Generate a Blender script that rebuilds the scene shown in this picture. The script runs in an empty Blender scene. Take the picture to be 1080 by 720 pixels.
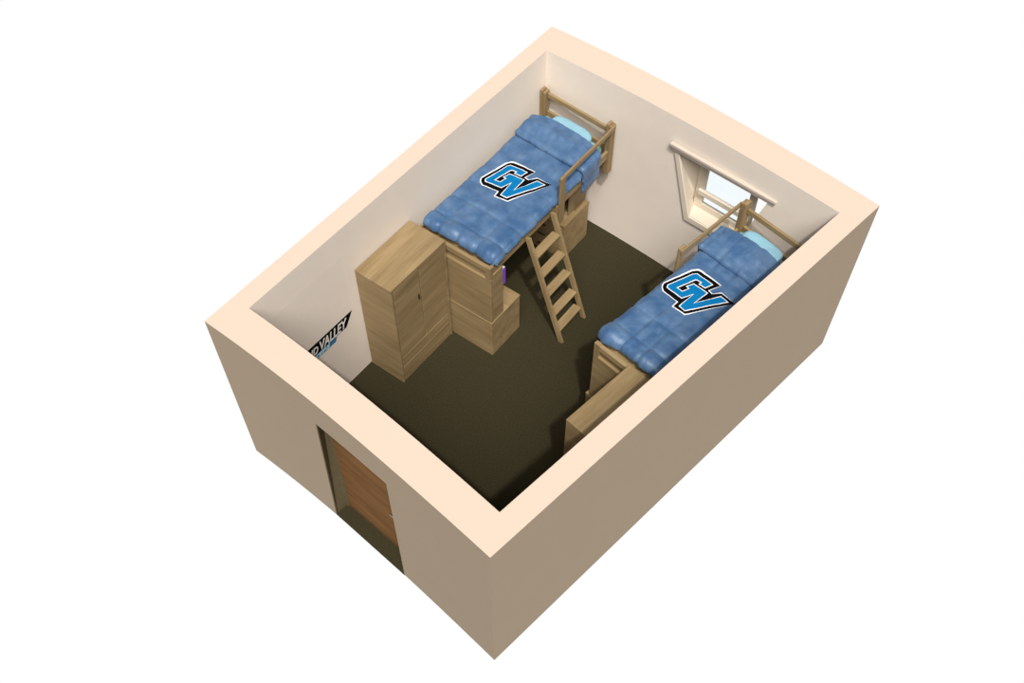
import bpy, bmesh, math
from mathutils import Vector, Matrix, noise
from mathutils.geometry import delaunay_2d_cdt, tessellate_polygon
PI = math.pi
C = bpy.context.scene.collection

# ------------------------------------------------------------------ materials
def srgb(r, g, b):
    f = lambda c: (c/255)/12.92 if c/255 <= .04045 else ((c/255+.055)/1.055)**2.4
    return (f(r), f(g), f(b), 1)

def base_mat(name, col, rough=.7, spec=.3):
    m = bpy.data.materials.new(name); m.use_nodes = True
    b = m.node_tree.nodes['Principled BSDF']
    b.inputs['Base Color'].default_value = col
    b.inputs['Roughness'].default_value = rough
    b.inputs['Specular IOR Level'].default_value = spec
    return m, m.node_tree, b

def plain(name, col, rough=.7, spec=.3, var=.05, scale=14, bump=0.0, bscale=60):
    """A surface of one colour with a faint procedural mottle."""
    m, nt, b = base_mat(name, col, rough, spec)
    N, L = nt.nodes, nt.links
    tc = N.new('ShaderNodeTexCoord'); nz = N.new('ShaderNodeTexNoise')
    nz.inputs['Scale'].default_value = scale; nz.inputs['Detail'].default_value = 4
    L.new(tc.outputs['Object'], nz.inputs['Vector'])
    r = N.new('ShaderNodeValToRGB')
    r.color_ramp.elements[0].position = .3; r.color_ramp.elements[1].position = .7
    r.color_ramp.elements[0].color = (*[c*(1-var) for c in col[:3]], 1)
    r.color_ramp.elements[1].color = (*[min(1, c*(1+var)) for c in col[:3]], 1)
    L.new(nz.outputs['Fac'], r.inputs['Fac']); L.new(r.outputs['Color'], b.inputs['Base Color'])
    if bump:
        n2 = N.new('ShaderNodeTexNoise'); n2.inputs['Scale'].default_value = bscale
        L.new(tc.outputs['Object'], n2.inputs['Vector'])
        bp = N.new('ShaderNodeBump'); bp.inputs['Strength'].default_value = bump; bp.inputs['Distance'].default_value = .01
        L.new(n2.outputs['Fac'], bp.inputs['Height']); L.new(bp.outputs['Normal'], b.inputs['Normal'])
    return m

def wood(name, axis, dark, mid, light, s=1.0, rough=.55):
    """Wood with bands and fine streaks running along one axis of the object."""
    m, nt, b = base_mat(name, mid, rough, .3)
    N, L = nt.nodes, nt.links
    tc = N.new('ShaderNodeTexCoord'); oi = N.new('ShaderNodeObjectInfo')
    mul = N.new('ShaderNodeVectorMath'); mul.operation = 'SCALE'; mul.inputs[0].default_value = (7.3, 3.1, 5.7)
    L.new(oi.outputs['Random'], mul.inputs['Scale'])
    add = N.new('ShaderNodeVectorMath'); add.operation = 'ADD'
    L.new(tc.outputs['Object'], add.inputs[0]); L.new(mul.outputs['Vector'], add.inputs[1])
    def streak(k, scale, detail):
        mp = N.new('ShaderNodeMapping'); v = [scale]*3; v['xyz'.index(axis)] = scale/k
        mp.inputs['Scale'].default_value = v
        L.new(add.outputs['Vector'], mp.inputs['Vector'])
        n = N.new('ShaderNodeTexNoise'); n.inputs['Scale'].default_value = 1; n.inputs['Detail'].default_value = detail
        n.inputs['Roughness'].default_value = .6
        L.new(mp.outputs['Vector'], n.inputs['Vector']); return n.outputs['Fac']
    a = streak(9, 7*s, 3); c = streak(22, 60*s, 2)
    mix = N.new('ShaderNodeMath'); mix.operation = 'MULTIPLY_ADD'; mix.inputs[1].default_value = .3
    L.new(c, mix.inputs[0])
    sc = N.new('ShaderNodeMath'); sc.operation = 'MULTIPLY'; sc.inputs[1].default_value = .7
    L.new(a, sc.inputs[0]); L.new(sc.outputs[0], mix.inputs[2])
    r = N.new('ShaderNodeValToRGB'); e = r.color_ramp.elements
    e[0].position = .34; e[0].color = dark; e[1].position = .66; e[1].color = light
    k = e.new(.5); k.color = mid
    L.new(mix.outputs[0], r.inputs['Fac']); L.new(r.outputs['Color'], b.inputs['Base Color'])
    return m

OAK = ((.185, .125, .058, 1), (.24, .166, .08, 1), (.30, .215, .108, 1))
OAKX, OAKY, OAKZ = (wood('oak_'+a, a, *OAK) for a in 'xyz')
DOORW = wood('door_wood', 'x', (.105, .052, .020, 1), (.135, .067, .026, 1), (.16, .081, .033, 1), 1.2, 1.0)
DOORW.node_tree.nodes['Principled BSDF'].inputs['Specular IOR Level'].default_value = .03
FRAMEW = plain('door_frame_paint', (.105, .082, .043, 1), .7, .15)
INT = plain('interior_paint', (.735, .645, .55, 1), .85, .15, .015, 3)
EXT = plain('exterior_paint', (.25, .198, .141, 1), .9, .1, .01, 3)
CAP = plain('wall_top_sunlit_tint', (.585, .468, .372, 1), .9, .1, .01, 3)  # tops lightened beyond the exterior tan; extra sunlight put into the colour
TRIM = plain('window_trim_paint', (.62, .54, .43, 1), .6, .3, .02, 5)
LEDGE = plain('window_ledge_paint', (.50, .43, .36, 1), .7, .2, .02, 5)
SEAM = plain('seam_dark', (.02, .013, .007, 1), .9, .05)
METAL, _nt, _b = base_mat('brushed_metal', (.5, .48, .45, 1), .35); _b.inputs['Metallic'].default_value = 1
DARKM = plain('dark_pull', (.03, .022, .015, 1), .5)
SHEET = plain('aqua_sheet', (.22, .36, .37, 1), .85, .2, .06, 9)
PILLOW = plain('pale_blue_pillowcase', (.215, .39, .475, 1), .8, .2, .05, 9, .3, 30)
PURPLE = plain('purple_cover', (.20, .07, .50, 1), .5, .4)
PAGES = plain('paper_edge', (.6, .57, .5, 1), .9)
BLUE = plain('logo_blue', (.003, .14, .335, 1), .8, .05, .02)
BLACK = plain('logo_black', (.004, .004, .005, 1), .9, .02, .02)
WHITE = plain('logo_white', (.74, .72, .70, 1), .7, .2, .02)
PAPER = plain('clear_film', (.716, .629, .537, 1), .8, .15, .01)
RIBBON = plain('ribbon_blue', (.03, .16, .28, 1), .7, .2, .03)
LETTER = plain('letter_white', (.72, .68, .63, 1), .7, .2, .02)

def comforter_mat():
    m, nt, b = base_mat('comforter_blue', (.04, .105, .25, 1), .47, .4)
    N, L = nt.nodes, nt.links
    tc = N.new('ShaderNodeTexCoord')
    n = N.new('ShaderNodeTexNoise'); n.inputs['Scale'].default_value = 5; n.inputs['Detail'].default_value = 6
    L.new(tc.outputs['Object'], n.inputs['Vector'])
    r = N.new('ShaderNodeValToRGB'); e = r.color_ramp.elements
    e[0].position = .36; e[0].color = (.036, .092, .195, 1); e[1].position = .68; e[1].color = (.084, .152, .262, 1)
    L.new(n.outputs['Fac'], r.inputs['Fac']); L.new(r.outputs['Color'], b.inputs['Base Color'])
    n2 = N.new('ShaderNodeTexNoise'); n2.inputs['Scale'].default_value = 22; n2.inputs['Detail'].default_value = 3
    L.new(tc.outputs['Object'], n2.inputs['Vector'])
    bp = N.new('ShaderNodeBump'); bp.inputs['Strength'].default_value = .35; bp.inputs['Distance'].default_value = .02
    L.new(n2.outputs['Fac'], bp.inputs['Height']); L.new(bp.outputs['Normal'], b.inputs['Normal'])
    b.inputs['Sheen Weight'].default_value = .05
    return m
QUILT = comforter_mat()

def carpet_mat():
    m, nt, b = base_mat('dark_olive_carpet', (.03, .025, .012, 1), 1, .05)
    N, L = nt.nodes, nt.links
    tc = N.new('ShaderNodeTexCoord')
    n = N.new('ShaderNodeTexNoise'); n.inputs['Scale'].default_value = 55; n.inputs['Detail'].default_value = 6
    n.inputs['Roughness'].default_value = .75
    L.new(tc.outputs['Object'], n.inputs['Vector'])
    r = N.new('ShaderNodeValToRGB'); e = r.color_ramp.elements
    e[0].position = .3; e[0].color = (.021, .0175, .0085, 1); e[1].position = .72; e[1].color = (.047, .0395, .020, 1)
    L.new(n.outputs['Fac'], r.inputs['Fac']); L.new(r.outputs['Color'], b.inputs['Base Color'])
    bp = N.new('ShaderNodeBump'); bp.inputs['Strength'].default_value = .5; bp.inputs['Distance'].default_value = .01
    L.new(n.outputs['Fac'], bp.inputs['Height']); L.new(bp.outputs['Normal'], b.inputs['Normal'])
    return m
CARPET = carpet_mat()

def glass_mat(name, tint):
    m = bpy.data.materials.new(name); m.use_nodes = True
    nt = m.node_tree; N, L = nt.nodes, nt.links
    N.remove(N['Principled BSDF'])
    t = N.new('ShaderNodeBsdfTransparent'); t.inputs['Color'].default_value = tint
    g = N.new('ShaderNodeBsdfGlossy'); g.inputs['Roughness'].default_value = .05
    lw = N.new('ShaderNodeFresnel'); lw.inputs['IOR'].default_value = 1.12
    mx = N.new('ShaderNodeMixShader')
    L.new(lw.outputs[0], mx.inputs[0]); L.new(t.outputs[0], mx.inputs[1]); L.new(g.outputs[0], mx.inputs[2])
    L.new(mx.outputs[0], N['Material Output'].inputs['Surface'])
    return m
GLASS = glass_mat('pale_blue_glass', (.955, .985, 1, 1))
CLEAR = glass_mat('clear_glass', (1, 1, 1, 1))

# ------------------------------------------------------------------ helpers
def obj(name, bm, mats, parent=None, smooth=False, warp=None):
    if warp:
        for v in bm.verts: v.co = warp(v.co)
    bmesh.ops.recalc_face_normals(bm, faces=bm.faces)
    me = bpy.data.meshes.new(name); bm.to_mesh(me); bm.free()
    for m in (mats if isinstance(mats, (list, tuple)) else [mats]): me.materials.append(m)
    if smooth:
        for p in me.polygons: p.use_smooth = True
    o = bpy.data.objects.new(name, me); C.objects.link(o)
    if parent: o.parent = parent
    return o

def thing(name, label, cat, loc=(0, 0, 0), rz=0, group=None):
    o = bpy.data.objects.new(name, None); C.objects.link(o)
    o.location = loc; o.rotation_euler = (0, 0, rz)
    o['label'] = label; o['category'] = cat
    if group: o['group'] = group
    return o

def tag(o, label, cat, group=None):
    o['label'] = label; o['category'] = cat
    if group: o['group'] = group
    return o

def add_box(bm, x0, x1, y0, y1, z0, z1, bev=.004, mi=0, M=None):
    r = bmesh.ops.create_cube(bm, size=1)
    for v in r['verts']:
        v.co = Vector((x0+(v.co.x+.5)*(x1-x0), y0+(v.co.y+.5)*(y1-y0), z0+(v.co.z+.5)*(z1-z0)))
    fs = set(f for v in r['verts'] for f in v.link_faces)
    es = list(set(e for v in r['verts'] for e in v.link_edges))
    if bev:
        bev = min(bev, .3*min(abs(x1-x0), abs(y1-y0), abs(z1-z0)))
        q = bmesh.ops.bevel(bm, geom=es, offset=bev, segments=2, affect='EDGES', profile=.5)
        vs = set(v for f in q['faces'] for v in f.verts) | set(v for v in r['verts'] if v.is_valid)
        fs = set(f for v in vs for f in v.link_faces)
    else:
        vs = set(r['verts'])
    for f in fs: f.material_index = mi
    if M:
        for v in vs: v.co = M @ v.co

def box(name, dims, mat, parent=None, bev=.004, warp=None):
    bm = bmesh.new(); add_box(bm, *dims, bev=bev); return obj(name, bm, mat, parent, warp=warp)

def prism(bm, pts, z0, z1, mi=0):
    a = [bm.verts.new((p[0], p[1], z0)) for p in pts]; b = [bm.verts.new((p[0], p[1], z1)) for p in pts]
    n = len(pts)
    for i in range(n):
        f = bm.faces.new((a[i], a[(i+1) % n], b[(i+1) % n], b[i])); f.material_index = mi
    bm.faces.new(a[::-1]); bm.faces.new(b)

def hull8(bm, q0, q1):
    """Closed solid between two quads given as lists of 4 points."""
    a = [bm.verts.new(p) for p in q0]; b = [bm.verts.new(p) for p in q1]
    bm.faces.new(a[::-1]); bm.faces.new(b)
    for i in range(4): bm.faces.new((a[i], a[(i+1) % 4], b[(i+1) % 4], b[i]))

# ------------------------------------------------------------------ room shell
H = 2.6
PO = dict(A=(-.242, -.395), B=(-.242, 5.794), C=(4.641, 5.300), D=(3.707, -.717),
          a=(0, 0), b=(0, 5.335), c=(4.324, 4.928), d=(3.508, -.317))
P2 = {k: Vector(v) for k, v in PO.items()}

def bowed(p, q, sag, n=16, skew=0.0):
    """Gently curved wall line from p to q, bulging towards +y by sag."""
    e = (q-p); L = e.length; e = e/L; nn = Vector((-e.y, e.x)); out = []
    for i in range(n+1):
        s = i/n; w = 4*s*(1-s)*(1+skew*(.5-s))
        out.append(p+e*(s*L)+nn*(sag*w))
    return out
FO = bowed(P2['A'], P2['D'], .061, skew=.45)
FI = bowed(P2['a'], P2['d'], .047, skew=.3)
BO = bowed(P2['B'], P2['C'], .108, skew=.2)
BI = bowed(P2['b'], P2['c'], .083, skew=.2)

def boolean(o, cutter):
    md = o.modifiers.new('cut', 'BOOLEAN'); md.object = cutter; md.operation = 'DIFFERENCE'; md.solver = 'EXACT'
    bpy.context.view_layer.update()
    dg = bpy.context.evaluated_depsgraph_get()
    me = bpy.data.meshes.new_from_object(o.evaluated_get(dg))
    o.modifiers.clear(); old = o.data; o.data = me; me.name = old.name
    bpy.data.meshes.remove(old); cm = cutter.data
    bpy.data.objects.remove(cutter); bpy.data.meshes.remove(cm)

def wall(name, pts, outer_test, cutter=None):
    bm = bmesh.new(); prism(bm, pts, 0, H)
    bmesh.ops.recalc_face_normals(bm, faces=bm.faces)
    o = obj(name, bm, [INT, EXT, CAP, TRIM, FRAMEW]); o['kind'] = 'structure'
    if cutter: boolean(o, cutter)
    me = o.data
    me.materials.clear()
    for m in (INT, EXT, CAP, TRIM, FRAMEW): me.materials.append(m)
    for p in me.polygons:
        c = p.center
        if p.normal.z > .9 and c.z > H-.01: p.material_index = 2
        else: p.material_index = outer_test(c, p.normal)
    return o

nF = (P2['D']-P2['A']).normalized(); nFo = Vector((nF.y, -nF.x))      # outward of front wall
nB = (P2['c']-P2['b']).normalized(); nBi = Vector((nB.y, -nB.x))      # into the room from the back wall
def fr(s, off, z): p = P2['A']+nF*s+nFo*off; return Vector((p.x, p.y, z))     # front wall coordinates (off > 0 outside)
def bk(s, off, z): p = P2['b']+nB*s+nBi*off; return Vector((p.x, p.y, z))     # back wall coordinates (off > 0 in the room)

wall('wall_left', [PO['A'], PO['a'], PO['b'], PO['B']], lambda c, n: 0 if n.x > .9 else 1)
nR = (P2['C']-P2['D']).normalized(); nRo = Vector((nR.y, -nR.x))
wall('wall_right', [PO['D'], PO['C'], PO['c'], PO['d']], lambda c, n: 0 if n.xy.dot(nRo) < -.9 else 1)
# front wall with the door recess (opening narrower at its top)
DL0, DL1, DR0, DR1, DT = 1.384, 1.53, 2.539, 2.549, 2.155
bm = bmesh.new(); rings = []
for off, l0, l1 in ((.3, DL0, DL1), (-.075, DL0, DL1), (-.23, 1.39, 1.405), (-.8, 1.39, 1.405)):
    rings.append([bm.verts.new(p) for p in (fr(l0, off, -.2), fr(DR0, off, -.2), fr(DR1, off, DT), fr(l1, off, DT))])
bm.faces.new(rings[0]); bm.faces.new(rings[-1][::-1])
for r0, r1 in zip(rings, rings[1:]):
    for i in range(4): bm.faces.new((r0[i], r1[i], r1[(i+1) % 4], r0[(i+1) % 4]))
bmesh.ops.triangulate(bm, faces=bm.faces[:])
cut = obj('cut', bm, EXT)
def front_test(c, n):
    q = c.xy-P2['A']; t = q.dot(nF); off = q.dot(nFo)
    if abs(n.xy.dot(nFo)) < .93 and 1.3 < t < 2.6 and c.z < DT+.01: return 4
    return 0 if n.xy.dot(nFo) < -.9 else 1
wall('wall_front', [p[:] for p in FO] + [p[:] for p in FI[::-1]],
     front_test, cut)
# back wall with a splayed window opening
WT, WB = 2.13, 1.19
wi = [(2.463, WB), (3.19, WB), (3.47, WT), (2.148, WT)]; wo = [(2.36, WB), (3.40, WB), (3.40, WT), (2.36, WT)]
bm = bmesh.new()
rings = []
for off, q in ((.3, wi), (-.084, wi), (-.345, wo), (-.95, [(2.3, .42), (3.46, .42), (3.46, 2.2), (2.3, 2.2)])):
    rings.append([bm.verts.new(bk(s, off, z)) for s, z in q])
bm.faces.new(rings[0]); bm.faces.new(rings[-1][::-1])
for r0, r1 in zip(rings, rings[1:]):
    for i in range(4):
        a, b, c, d = r0[i], r1[i], r1[(i+1) % 4], r0[(i+1) % 4]
        if i == 3: bm.faces.new((a, b, c)); bm.faces.new((a, c, d))
        else: bm.faces.new((a, b, d)); bm.faces.new((b, c, d))
bmesh.ops.triangulate(bm, faces=bm.faces[:])
cut = obj('cut', bm, TRIM)
def back_test(c, n):
    q = c.xy-P2['b']; s = q.dot(nB); off = q.dot(nBi)
    d = n.xy.dot(nBi)
    if d > .95 and abs(n.z) < .1: return 0
    if 2.1 < s < 3.5 and 1.1 < c.z < 2.2 and -.5 < off < -.02: return 3
    return 1
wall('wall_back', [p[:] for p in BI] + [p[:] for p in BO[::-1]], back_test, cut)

# carpeted floor, running out through the door recess to the outer face
bm = bmesh.new()
ring = [Vector((p.x, p.y)) for p in FI] + [Vector(p) for p in BI[::-1]]
prism(bm, [p[:] for p in ring], -.012, 0)
dl = [fr(1.386, -.063, 0).xy, fr(DR0-.002, -.052, 0).xy, fr(DR0-.002, -.395, 0).xy, fr(1.36, -.395, 0).xy, fr(1.36, -.085, 0).xy]
prism(bm, [p[:] for p in dl], -.014, 0)
o = obj('floor', bm, CARPET); o['kind'] = 'structure'

# door leaf, frame and lever in the recess
def frame_solid(bm, s0a, s1a, z0, s0b, s1b, z1, o0, o1):
    hull8(bm, [fr(s0a, o0, z0), fr(s1a, o0, z0), fr(s1b, o0, z1), fr(s0b, o0, z1)],
              [fr(s0a, o1, z0), fr(s1a, o1, z0), fr(s1b, o1, z1), fr(s0b, o1, z1)])
door = bpy.data.objects.new('door_1', None); C.objects.link(door); door['kind'] = 'structure'
LA0, LA1 = 1.393, 1.408
bm = bmesh.new(); frame_solid(bm, LA0+.04, DR0-.045, .006, LA1+.04, DR1-.045, DT-.045, -.245, -.285)
ob = obj('door_leaf', bm, DOORW, door); ob['label'] = 'brown wood grain door leaf'; ob['kind'] = 'structure'
bm = bmesh.new()
frame_solid(bm, LA0, LA0+.04, .003, LA1, LA1+.04, DT-.003, -.232, -.33)
frame_solid(bm, LA0, LA0+.018, .003, LA1, LA1+.018, DT-.05, -.222, -.232)
frame_solid(bm, DR0-.045, DR0-.003, .003, DR1-.045, DR1-.003, DT-.003, -.13, -.33)
frame_solid(bm, LA1+.04, DR1-.045, DT-.045, LA1+.04, DR1-.045, DT-.003, -.232, -.33)
ob = obj('door_frame', bm, FRAMEW, door); ob['kind'] = 'structure'
bm = bmesh.new()
pc = fr(DR0-.13, -.24, 1.0); outv = Vector((nFo.x, nFo.y, 0)); sv = Vector((nF.x, nF.y, 0))
RX = Matrix((sv, outv, Vector((0, 0, 1)))).transposed().to_4x4(); RX.translation = pc
r = bmesh.ops.create_cone(bm, segments=20, radius1=.032, radius2=.03, depth=.012, cap_ends=True)
bmesh.ops.transform(bm, matrix=RX @ Matrix.Rotation(-PI/2, 4, 'X'), verts=r['verts'])
r = bmesh.ops.create_cone(bm, segments=14, radius1=.011, radius2=.011, depth=.06, cap_ends=True)
bmesh.ops.transform(bm, matrix=RX @ Matrix.Translation((0, .03, 0)) @ Matrix.Rotation(-PI/2, 4, 'X'), verts=r['verts'])
r = bmesh.ops.create_cone(bm, segments=14, radius1=.011, radius2=.008, depth=.12, cap_ends=True)
bmesh.ops.transform(bm, matrix=RX @ Matrix.Translation((-.045, .055, 0)) @ Matrix.Rotation(-PI/2, 4, 'Y'), verts=r['verts'])
ob = obj('door_handle', bm, METAL, door, True); ob['label'] = 'metal lever handle'; ob['kind'] = 'structure'

# window
win = bpy.data.objects.new('window_1', None); C.objects.link(win); win['kind'] = 'structure'
def bsolid(bm, q, o0, o1):
    hull8(bm, [bk(s, o0, z) for s, z in q], [bk(s, o1, z) for s, z in q])
def wpart(name, quads, mat, label=None):
    bm = bmesh.new()
    for q, o0, o1 in quads: bsolid(bm, q, o0, o1)
    es = [e for e in bm.edges]
    if 'pane' not in name: bmesh.ops.bevel(bm, geom=es, offset=.004, segments=1, affect='EDGES')
    ob = obj(name, bm, mat, win); ob['kind'] = 'structure'
    if label: ob['label'] = label
    return ob
rect = lambda s0, s1, z0, z1: [(s0, z0), (s1, z0), (s1, z1), (s0, z1)]
wpart('window_casing', [
    ([(2.400, 1.10), (2.463, WB), (2.148, WT), (2.078, WT)], -.072, -.055),
    ([(3.19, WB), (3.25, 1.10), (3.54, WT), (3.47, WT)], -.072, -.055),
    ([(2.400, 1.10), (3.25, 1.10), (3.19, WB), (2.463, WB)], -.072, -.05)], TRIM, 'cream slanted casing')
wpart('window_ledge', [(rect(2.05, 3.565, WT+.002, WT+.055), -.072, -.035), (rect(2.03, 3.585, WT+.058, WT+.10), -.072, -.015)], LEDGE, 'cream board across the head of the window')
so, si = -.335, -.285
wpart('window_sash', [
    (rect(2.372, 2.492, WB+.004, WT-.004), so, si),
    (rect(3.13, 3.225, WB+.004, WT-.004), so, si),
    (rect(2.492, 3.13, 1.875, WT-.004), so, si),
    (rect(2.492, 3.13, WB+.004, 1.285), so, si)], TRIM)
wpart('meeting_rail', [(rect(2.43, 3.13, 1.46, 1.54), si, si+.055)], TRIM)
wpart('window_pane', [(rect(2.492, 3.13, 1.285, 1.46), -.318, -.312)], GLASS, 'pale blue glass of the lower sash')
wpart('window_pane', [(rect(2.492, 3.13, 1.46, 1.875), -.318, -.312)], GLASS, 'pale blue glass of the upper sash')
wpart('window_pane', [(rect(3.225, 3.398, WB+.004, WT-.004), -.318, -.312)], CLEAR, 'narrow clear side light')

# ------------------------------------------------------------------ beds
AL = PI/2
uR = (P2['c']-P2['d']).normalized(); vR = Vector((-uR.y, uR.x))
rzR = math.atan2(uR.y, uR.x)-PI/2
class Side: pass
LS, RS = Side(), Side()
LS.loc, LS.rz, LS.m, LS.sh = Vector((0, 2.51, 0)), 0, 1, .094
RS.loc = Vector((*(P2['d']+uR*2.53), 0)); RS.rz, RS.m, RS.sh = rzR, -1, -.055
LS.kx, RS.kx = 1.0, .90
LS.BL, RS.BL = 2.79, 2.61
BL = 2.79          # bed length
def warp_of(S):
    def w(c):
        t = max(0, min(1.05, c.y/S.BL))
        x = c.x*S.kx; y = c.y-S.sh*c.x*t
        return Vector((S.m*x, y, c.z))
    return w

def loft_bed(S, label):
    w = warp_of(S); BL = S.BL
    t = thing('loft_bed', label, 'bed', S.loc, S.rz, 'wooden loft beds')
    B = lambda n, d, m, b=.006: box(n, d, m, t, b, w)
    # foot end
    B('foot_rail', (.10, 1.14, .0, .05, 1.63, 1.72), OAKX)
    B('foot_panel', (.10, 1.14, .036, .05, 1.505, 1.63), OAKX, .001)
    B('end_panel', (.025, 1.22, .002, .05, .682, 1.505), OAKX)
    for x in (.02, 1.14): B('foot_post', (x, x+.08, .0, .052, 1.508, 1.725), OAKZ)
    # sides and base
    B('side_rail', (1.16, 1.203, .058, BL-.105, 1.565, 1.695), OAKY)
    B('side_rail', (.03, .06, .058, BL-.105, 1.565, 1.64), OAKY)
    bm = bmesh.new(); add_box(bm, .062, 1.158, .08, BL-.11, 1.567, 1.582, 0)
    obj('bed_base', bm, OAKX, t, warp=w)
    # head end
    for x in (.015, 1.135):
        zt = 2.07 if x < .5 and S.m > 0 else 2.13
        p = B('head_post', (x, x+.044, BL-.11, BL-.005, 1.30, zt), OAKZ)
        box('post_board', (x+.047, x+.092, BL-.11, BL-.005, 1.30, zt-.015), OAKZ, p, .006, w)
    B('head_rail', (.109, 1.133, BL-.06, BL-.02, 1.955, 2.03), OAKX)
    B('head_rail', (.109, 1.133, BL-.06, BL-.02, 1.62, 1.73), OAKX)
    # guard rail beside the head
    gx, gz = (0, 0) if S.m > 0 else (.02, -.06)
    p = B('guard_post', (1.24+gx, 1.28+gx, 1.43, 1.535, 1.37, 2.16+gz), OAKZ)
    box('post_block', (1.205, 1.238+gx, 1.44, 1.525, 1.40, 1.66), OAKZ, p, .004, w)
    B('guard_rail', (1.23, 1.262, 1.44, BL-.06, 2.075+gz, 2.14+gz), OAKY)
    return t

# ---- cloth
def cloth_bm(S, x0, x1, y0, y1, top, r, hang, puff, nx=110, ny=200, cap=.5, arc=0.0):
    """Quilt draped over a box: unrolled grid bent over rounded edges. hang = lengths past left, right, foot, head."""
    bm = bmesh.new(); hl, hr, hf, hh = hang; w = warp_of(S); g = []
    for j in range(ny+1):
        row = []
        for i in range(nx+1):
            p = x0-hl+(x1-x0+hl+hr)*i/nx; q = y0-hf+(y1-y0+hf+hh)*j/ny
            cx = min(max(p, x0+r), x1-r); cy = min(max(q, y0+r), y1-r)
            o = Vector((p-cx, q-cy)); d = o.length
            if d > 1e-9:
                di = o/d; d = min(d, cap)
                an = min(d/r, PI/2); hx = r*math.sin(an); dz = r*(1-math.cos(an))+max(0, d-r*PI/2)
                x, y = cx+di.x*hx, cy+di.y*hx
                nrm = Vector((di.x*math.sin(an), di.y*math.sin(an), math.cos(an)))
            else: x, y, dz, nrm = cx, cy, 0, Vector((0, 0, 1))
            k = puff(p, q)
            v = Vector((x, y, top(x, y)-dz))+nrm*k
            v.y -= arc*(1 if x < .62 else .35)*min(1, ((x-.62)/.62)**2)*j/ny          # the free edge runs in an arc
            row.append(bm.verts.new(w(v)))
        g.append(row)
    for j in range(ny):
        for i in range(nx): bm.faces.new((g[j][i], g[j][i+1], g[j+1][i+1], g[j+1][i]))
    return bm

def quilt_puff(seed, p0=.06, q0=-.02, cw=.285, ch=.34, amp=.016, wr=.013, corner=0.0):
    def f(p, q):
        sp = (p-p0)/cw; sq = (q-q0)/ch
        a = abs(sp-round(sp))*cw; b = abs(sq-round(sq))*ch      # distance to the nearest seam
        k = amp*(min(1, a/.05)**.6)*(min(1, b/.05)**.6)
        foot = max(0, 1-abs(q-.10)/.34)
        v = Vector((p*4.5+seed, q*3.2, seed)); v2 = Vector((p*11, q*9+seed, 3.1))
        g = corner*math.exp(-((p-1.16)/.16)**2-((q-.14)/.16)**2)
        return max(-.006, k*(1+.6*foot)+wr*(noise.noise(v)+.6*noise.noise(v2))*(1+.8*foot)+g)
    return f

def solid(o, th):
    md = o.modifiers.new('thickness', 'SOLIDIFY'); md.thickness = th; md.offset = -1; md.use_rim = True

def drape_logo(S, parent, top, puff, layers, cx, cy, tx, ty, A):
    """Printed emblem lying on the quilt. Layers are outlines in room metres around (cx, cy), placed at (tx, ty) of the bed."""
    bm = bmesh.new(); w = warp_of(S)
    for k, (poly, mi, lift) in enumerate(layers):
        P = [Vector((A[0]*(x-cx)+A[1]*(y-cy)+tx, A[2]*(x-cx)+A[3]*(y-cy)+ty)) for x, y in poly]
        n = len(P); pts = []; edges = []
        for i in range(n):                          # refine the outline
            a, b = P[i], P[(i+1) % n]; m = max(1, int((b-a).length/.02))
            for q in range(m): pts.append(a.lerp(b, q/m))
        nb = len(pts)
        xs = [p.x for p in P]; ys = [p.y for p in P]
        def inside(x, y):
            c = False
            for i in range(n):
                a, b = P[i], P[i-1]
                if (a.y > y) != (b.y > y) and x < (b.x-a.x)*(y-a.y)/(b.y-a.y)+a.x: c = not c
            return c
        x = min(xs)
        while x < max(xs):
            y = min(ys)
            while y < max(ys):
                if inside(x, y) and min((Vector((x, y))-p).length for p in pts[:nb]) > .008: pts.append(Vector((x, y)))
                y += .02
            x += .02
        r = delaunay_2d_cdt(pts, [(i, (i+1) % nb) for i in range(nb)], [], 1, 1e-6)
        vs = []
        for q in r[0]:
            z = top(q.x, q.y)+puff(q.x, q.y)+lift
            vs.append(bm.verts.new(w(Vector((q.x, q.y, z)))))
        for f in r[2]:
            ce = sum((r[0][i] for i in f), Vector((0, 0)))/len(f)
            if inside(ce.x, ce.y):
                fc = bm.faces.new([vs[i] for i in f]); fc.material_index = mi
    for f in bm.faces:
        f.normal_update()
        if f.normal.z < 0: f.normal_flip()
    me = bpy.data.meshes.new('printed_emblem'); bm.to_mesh(me); bm.free()
    for m in (WHITE, BLACK, BLUE): me.materials.append(m)
    o = bpy.data.objects.new('printed_emblem', me); C.objects.link(o); o.parent = parent
    o['label'] = 'blue interlocked letters G and V edged in white and black'
    return o

blue = [(1.0029, 3.6406), (1.0173, 3.6718), (0.9188, 3.997), (0.8896, 4.0337), (0.6615, 4.0305), (0.6868, 3.9402), (0.7651, 3.9387), (0.7587, 3.9742), (0.832, 3.9732), (0.8494, 3.9555), (0.9257, 3.7072), (0.8367, 3.7082), (0.807, 3.806), (0.8467, 3.8114), (0.8195, 3.8901), (0.6226, 3.8923), (0.6342, 3.6638), (0.4733, 3.9655), (0.3776, 3.963), (0.6378, 3.5202), (0.7182, 3.5288), (0.7181, 3.7834), (0.7805, 3.6362)]
black = [(1.0673, 3.6602), (0.9491, 4.0339), (0.914, 4.0782), (0.8749, 4.0885), (0.5898, 4.0863), (0.6455, 3.928), (0.572, 3.9187), (0.4954, 4.005), (0.3124, 4.0077), (0.6107, 3.4874), (0.7649, 3.4813), (0.7668, 3.5703), (0.9977, 3.5782), (1.042, 3.6093)]
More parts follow.
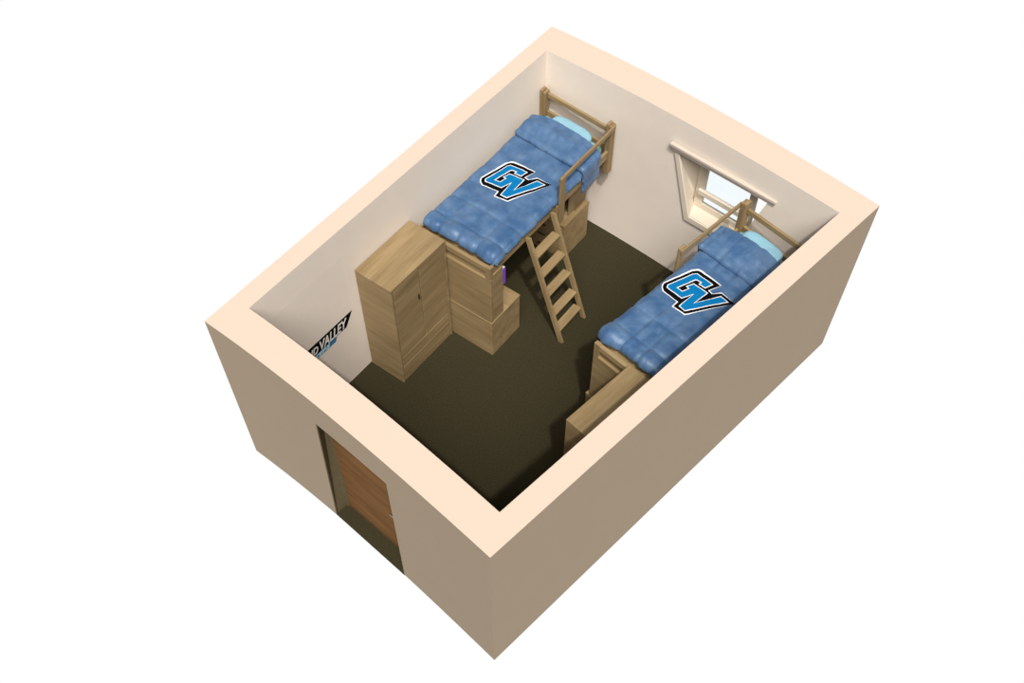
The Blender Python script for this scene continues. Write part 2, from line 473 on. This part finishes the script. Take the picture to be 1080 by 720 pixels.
white = [(1.0916, 3.6748), (0.9807, 4.0506), (0.9316, 4.1144), (0.8813, 4.1255), (0.5721, 4.1078), (0.6182, 3.9474), (0.5729, 3.9429), (0.5111, 4.0277), (0.2964, 4.0191), (0.5955, 3.4621), (0.787, 3.4588), (0.7942, 3.5541), (1.0098, 3.5574), (1.058, 3.593), (1.0866, 3.6406)]
def grow(P, d):
    """Outline moved outward by d (mitred, limited)."""
    P = [Vector(p) for p in P]; n = len(P)
    area = sum(P[i].x*P[(i+1) % n].y-P[(i+1) % n].x*P[i].y for i in range(n)); s = 1 if area > 0 else -1
    out = []
    for i in range(n):
        a = (P[i]-P[i-1]).normalized(); b = (P[(i+1) % n]-P[i]).normalized()
        na = Vector((a.y, -a.x))*s; nb = Vector((b.y, -b.x))*s
        m = (na+nb); m = m.normalized() if m.length > 1e-6 else na
        c = max(.45, m.dot(na)); out.append(tuple(P[i]+m*(d/c)))
    return out
inline = grow(blue, .011); black = grow(black, .006); white = grow(white, -.004)

def bedding(S, lab):
    w = warp_of(S); BL = S.BL; hd = BL-2.79
    # mattress
    bm = bmesh.new(); add_box(bm, .135, 1.12, .17, BL-.115, 1.586, 1.742, .06)
    o = obj('mattress', bm, SHEET, None, True, w); o.location = S.loc; o.rotation_euler = (0, 0, S.rz)
    tag(o, lab['mattress'], 'mattress', 'mattresses')
    # pillow
    bm = bmesh.new(); bmesh.ops.create_uvsphere(bm, u_segments=48, v_segments=24, radius=1)
    for v in bm.verts:
        x, y, z = v.co
        f = lambda c, e: math.copysign(abs(c)**e, c)
        X, Y = f(x, .34), f(y, .40)
        Z = z*(1-.25*(abs(X)**4)*(abs(Y)**4))
        k = 1-.10*abs(X*Y)**2
        nz = .012*noise.noise(Vector((X*2.2+S.m, Y*2, z)))
        v.co = Vector((.67+.33*X*k, 2.455+hd+.215*Y*k, 1.842+.064*f(Z, .8)+nz))
    o = obj('pillow', bm, PILLOW, None, True, w); o.location = S.loc; o.rotation_euler = (0, 0, S.rz)
    tag(o, lab['pillow'], 'pillow', 'bed pillows')
    # comforter
    top = lambda x, y: 1.80+.02*math.exp(-((x-.6)/.4)**2)
    sd = 2.0 if S.m > 0 else 7.0
    base_p = quilt_puff(sd, corner=.035 if S.m > 0 else .05)
    lx, ly = LOGO_AT[S.m]
    def puff(p, q):
        d = max(abs(p-lx)/.46, abs(q-ly)/.38); k = min(1, max(.35, (d-.8)*2.2))
        return base_p(p, q)*k
    ex = 0 if S.m > 0 else .03
    bm = cloth_bm(S, .085, 1.215+ex, .112+ex*.5, 2.16+hd, top, .075, (.06, .05, .055, .0), puff, cap=.122)
    co = obj('comforter', bm, QUILT, None, True); solid(co, .022)
    co.location = S.loc; co.rotation_euler = (0, 0, S.rz)
    tag(co, lab['comforter'], 'comforter', 'blue quilted comforters')
    drape_logo(S, co, top, puff, [(white, 0, .004), (black, 1, .0065), (inline, 0, .009), (blue, 2, .0115)],
               .6845, 3.794, lx, ly, LOGO_M[S.m])
    # turned-down flap over the pillow
    ftop = lambda x, y: 1.885+.062*math.exp(-((x-.64)/.52)**4)*max(0, min(1, (y-2.10-hd)/.16))
    fp = quilt_puff(sd+5, amp=.010, wr=.013)
    bm = cloth_bm(S,   .085, 1.245+ex, 2.0+hd, 2.49+hd, ftop, .045, (.05, .40, .035, -.04), fp, 110, 60, .48, .11)
    fl = obj('folded_flap', bm, QUILT, co, True); solid(fl, .026)
    return co

LOGO_AT = {1: (.65, 1.29), -1: (.76, 1.265)}
# the outlines are stored as (distance from right wall, distance along it): mirror x for the left bed
LOGO_M = {1: (-1.044, -.081, -.156, 1.022), -1: (1/.90, 0, 0, 1)}
loft_bed(LS, 'light oak loft bed against the long plain wall, next to the wardrobe')
loft_bed(RS, 'light oak loft bed by the window, partly hidden by the near wall')
bedding(LS, dict(mattress='pale aqua mattress on the loft bed that has the ladder',
                 pillow='pale blue pillow at the head of the bed that has the ladder',
                 comforter='blue quilted comforter with printed emblem on the bed that has the ladder'))
bedding(RS, dict(mattress='pale aqua mattress on the loft bed beside the window',
                 pillow='pale blue pillow at the head of the bed by the window',
                 comforter='blue quilted comforter with printed emblem on the bed by the window'))

# ------------------------------------------------------------------ furniture under the beds
def pedestal(S, label):
    t = thing('desk_pedestal', label, 'cabinet', S.loc, S.rz, 'low cabinets under the bed feet')
    m = lambda c: Vector((S.m*(1 if S.m > 0 else .935)*c.x, c.y, c.z))
    box('body', (.03, 1.222, .0, .60, .0, .645), OAKX, t, .004, m)
    box('top', (.03, 1.226, -.003, .605, .647, .678), OAKX, t, .004, m)
    for k in range(3):
        d = box('drawer_front', (.58, 1.19, .607, .622, .04+k*.2, .225+k*.2), OAKX, t, .003, m)
        box('pull', (.82, .95, .622, .64, .125+k*.2, .14+k*.2), DARKM, d, .003, m)
    return t

def hutch(S, label, y0, y1, xr, opening, z0=.68, z1=1.56):
    t = thing('desk_hutch', label, 'bookcase', S.loc, S.rz, 'hutches standing under the beds')
    m = lambda c: Vector((S.m*S.kx*c.x, c.y, c.z))
    T = .022; ob = y1 if opening > 0 else y0; bk_ = y0 if opening > 0 else y1
    B = lambda n, d, mt=OAKX: box(n, d, mt, t, .003, m)
    B('side_panel', (xr-T, xr, y0, y1, z0, z1), OAKY)
    B('side_panel', (.04, .04+T, y0, y1, z0, z1), OAKY)
    s = sorted((bk_, bk_+opening*T)); B('back_panel', (.04+T, xr-T, s[0], s[1], z0, z1))
    a, b = sorted((bk_+opening*T, ob))
    for z in (z0, (z0+z1)/2, z1-T): B('shelf', (.04+T, xr-T, a, b, z, z+T))
    B('divider', (.55, .55+T, a, b, z0+T, (z0+z1)/2), OAKY)
    return t

pedestal(LS, 'low oak cabinet with flat top under the foot of the bed beside the wardrobe')
hutch(LS, 'tall oak panelled hutch on the low cabinet, beside the wardrobe', .054, .255, 1.215, 1)
pedestal(RS, 'low oak cabinet mostly hidden behind the tall cabinet by the near wall')
hutch(RS, 'oak hutch under the foot of the bed by the window', .054, .255, 1.215, 1)
# chest and hutch under the head of the left bed
t = thing('chest', 'low oak chest behind the ladder, near the back corner', 'chest', LS.loc, 0)
box('body', (.04, 1.0, 1.94, 2.54, 0, .645), OAKX, t, .004)
box('top', (.04, 1.006, 1.935, 2.545, .647, .675), OAKY, t, .004)
for k in range(3):
    d = box('drawer_front', (.30, .96, 1.923, 1.938, .04+k*.2, .225+k*.2), OAKX, t, .003)
    box('pull', (.57, .70, 1.905, 1.923, .125+k*.2, .14+k*.2), DARKM, d, .003)
h2 = hutch(LS, 'oak hutch on the chest, under the head of the bed with the ladder', 2.14, 2.56, .925, -1, z0=.678, z1=1.56)
# purple binder on the left hutch
t = thing('binder', 'purple binder standing in the hutch beside the wardrobe', 'binder', (0, 0, 0))
Yb = 2.51
for n, d, mt in (('cover', (1.148, 1.188, Yb+.145, Yb+.345, 1.146, 1.44), PURPLE), ('pages', (1.153, 1.183, Yb+.15, Yb+.34, 1.441, 1.444), PAGES)):
    box(n, d, mt, t, .004)

# ------------------------------------------------------------------ wardrobes
def wardrobe(label, loc, rz):
    t = thing('wardrobe', label, 'wardrobe', loc, rz, 'tall oak wardrobes')
    D, Wd, Ht = .535, 1.0, 1.845
    box('side_panel', (.0, D+.02, .0, .028, 0, Ht-.03), OAKX, t, .003)
    box('side_panel', (.0, D+.02, Wd-.028, Wd, 0, Ht-.03), OAKX, t, .003)
    box('top', (.0, D+.022, -.002, Wd+.002, Ht-.029, Ht), OAKY, t, .004)
    box('carcass', (.0, D-.004, .029, Wd-.029, .0, Ht-.03), SEAM, t, .001)
    zd = .50
    for y0, y1 in ((.044, .493), (.507, Wd-.040)):
        d = box('door', (D-.003, D+.017, y0, y1, zd, Ht-.036), OAKY, t, .003)
        if y0 < .4:
            bm = bmesh.new(); add_box(bm, D+.017, D+.034, y1-.055, y1-.035, 1.29, 1.37, .004)
            h = obj('door_pull', bm, DARKM, d); h['label'] = 'small dark pull'
    d = box('drawer', (D-.003, D+.017, .044, Wd-.040, .318, zd-.013), OAKY, t, .003)
    box('plinth_panel', (D-.003, D+.015, .044, Wd-.040, .01, .305), OAKY, t, .003)
    return t
wardrobe('two-door oak wardrobe against the long wall, showing both its doors', (.012, 1.475, 0), 0)
pw = P2['d']+vR*.012+uR*2.508
wardrobe('oak wardrobe of which only the top and one side show above the near wall', (pw.x, pw.y, 0), math.atan2(vR.y, vR.x))

# ------------------------------------------------------------------ ladder
t = thing('ladder', 'oak ladder with five flat treads leaning on the bed next to the wardrobe', 'ladder', (0, 0, 0))
f0, f1 = Vector((1.85, 0, 0)), Vector((1.285, 0, 1.69))
ax = (f1-f0).normalized(); nx = Vector((ax.z, 0, -ax.x))
def lad_box(name, l0, l1, y0, y1, n0, n1, mat):
    bm = bmesh.new(); add_box(bm, 0, 1, 0, 1, 0, 1, 0)
    for v in bm.verts:
        l = l0+(l1-l0)*v.co.x; n = n0+(n1-n0)*v.co.z
        P = f0+ax*l+nx*n; y = y0+(y1-y0)*v.co.y
        k = l/L_; y += -.01*k                # the ladder stands a little askew
        v.co = Vector((P.x, y, max(P.z, .001)))
    bmesh.ops.recalc_face_normals(bm, faces=bm.faces)
    bmesh.ops.bevel(bm, geom=list(bm.edges), offset=.004, segments=2, affect='EDGES')
    return obj(name, bm, mat, t)
L_ = (f1-f0).length
lad_box('rail', 0, L_, 3.215, 3.258, -.068, .005, OAKZ)
lad_box('rail', 0, L_, 3.742, 3.785, -.068, .005, OAKZ)
for z in (1.37, 1.075, .775, .455, .19):
    l = z/ax.z; P = f0+ax*l; k = -.01*l/L_
    b = box('tread', (P.x-.118, P.x+.004, 3.258+k, 3.742+k, z-.012, z+.014), OAKY, t, .004)

# ------------------------------------------------------------------ wall decal (lettering only)
dec = thing('wall_decal', 'wall decal with slanted white black-edged lettering and small blue ribbon', 'decal', (0, 0, 0))
box('film', (.0002, .0005, .18, 1.325, .90, 2.2), PAPER, dec, 0)
def text_mesh(name, body, size, off, shear, y, z, x, mats, ext=.001, sx=1.0, rot=0.0):
    cu = bpy.data.curves.new(name, 'FONT'); cu.body = body; cu.size = size; cu.offset = off; cu.shear = shear
    cu.extrude = ext; cu.space_character = 1.0
    tmp = bpy.data.objects.new('tmp', cu); C.objects.link(tmp); bpy.context.view_layer.update()
    me = bpy.data.meshes.new_from_object(tmp.evaluated_get(bpy.context.evaluated_depsgraph_get()))
    bpy.data.objects.remove(tmp); bpy.data.curves.remove(cu)
    me.name = name
    for v in me.vertices:
        a, b, c = v.co.x*sx, v.co.y, v.co.z
        v.co = Vector((x+c, y+a*math.cos(rot)-b*math.sin(rot), z+a*math.sin(rot)+b*math.cos(rot)))
    me.materials.clear(); me.materials.append(mats)
    o = bpy.data.objects.new(name, me); C.objects.link(o); o.parent = dec
    return o
def plate(name, pts, x0, x1, mat):
    bm = bmesh.new()
    hull8(bm, [(x0, y, z) for y, z in pts], [(x1, y, z) for y, z in pts]); return obj(name, bm, mat, dec)
plate('lettering_backing', [(.25, 1.04), (1.19, 1.04), (1.325, 1.24), (.32, 1.24)], .0022, .0032, BLACK)
text_mesh('lettering', 'GRAND', .165, .004, .35, .275, 1.068, .0045, LETTER, sx=.72)
text_mesh('lettering', 'VALLEY', .215, .004, .38, .715, 1.055, .0045, LETTER, sx=.64)
plate('ribbon', [(.40, .965), (.985, .965), (1.02, 1.042), (.42, 1.042)], .0022, .0032, RIBBON)
text_mesh('ribbon_lettering', 'LAKERS', .082, .003, .3, .47, .978, .0042, plain('ribbon_letter', (.42, .6, .66, 1)), sx=1.45)

# ------------------------------------------------------------------ light, sky, camera
wld = bpy.data.worlds.new('World'); bpy.context.scene.world = wld; wld.use_nodes = True
nt = wld.node_tree; bg = nt.nodes['Background']
tc = nt.nodes.new('ShaderNodeTexCoord'); sp = nt.nodes.new('ShaderNodeSeparateXYZ'); rp = nt.nodes.new('ShaderNodeValToRGB')
mr = nt.nodes.new('ShaderNodeMapRange'); mr.inputs['From Min'].default_value = -.1; mr.inputs['From Max'].default_value = .1
nt.links.new(tc.outputs['Generated'], sp.inputs[0]); nt.links.new(sp.outputs['Z'], mr.inputs['Value'])
nt.links.new(mr.outputs[0], rp.inputs['Fac']); nt.links.new(rp.outputs['Color'], bg.inputs['Color'])
rp.color_ramp.elements[0].color = (1.01, 1.01, 1.01, 1); rp.color_ramp.elements[1].color = (.17, .175, .185, 1)
bg.inputs['Strength'].default_value = 1.0
fd = bpy.data.lights.new('fill_light', 'SUN'); fd.energy = 3.3; fd.angle = math.radians(30); fd.color = (1, .98, .96)  # added fill from the camera side, lifts the lower walls and shadows
fo_ = bpy.data.objects.new('fill_light', fd); C.objects.link(fo_); fo_.location = (7, -5, 12)
fo_.rotation_euler = Vector((-.36, .48, -.80)).to_track_quat('-Z', 'Y').to_euler()
sd = bpy.data.lights.new('sun', 'SUN'); sd.energy = 2.6; sd.angle = math.radians(1.8); sd.color = (1, .97, .93)
so_ = bpy.data.objects.new('sun', sd); C.objects.link(so_)
so_.rotation_euler = Vector((-.393, .43, -1)).to_track_quat('-Z', 'Y').to_euler()
so_.location = (4, -3, 9)

cam = bpy.data.cameras.new('camera'); cam.sensor_width = 36; cam.lens = 35.0; cam.clip_end = 200
co = bpy.data.objects.new('camera', cam); C.objects.link(co)
rt = Vector((0.80221, 0.59704, 0.0)); up = Vector((-0.47796, 0.64221, 0.59927)); fw = Vector((-0.35779, 0.48074, -0.80055))
M = Matrix((rt, up, -fw)).transposed().to_4x4(); M.translation = Vector((6.0646, -3.5661, 10.6795))
co.matrix_world = M
sc = bpy.context.scene; sc.camera = co
sc.view_settings.view_transform = 'Standard'; sc.view_settings.look = 'None'
sc.view_settings.exposure = 0; sc.view_settings.gamma = 1; sc.view_settings.use_curve_mapping = False
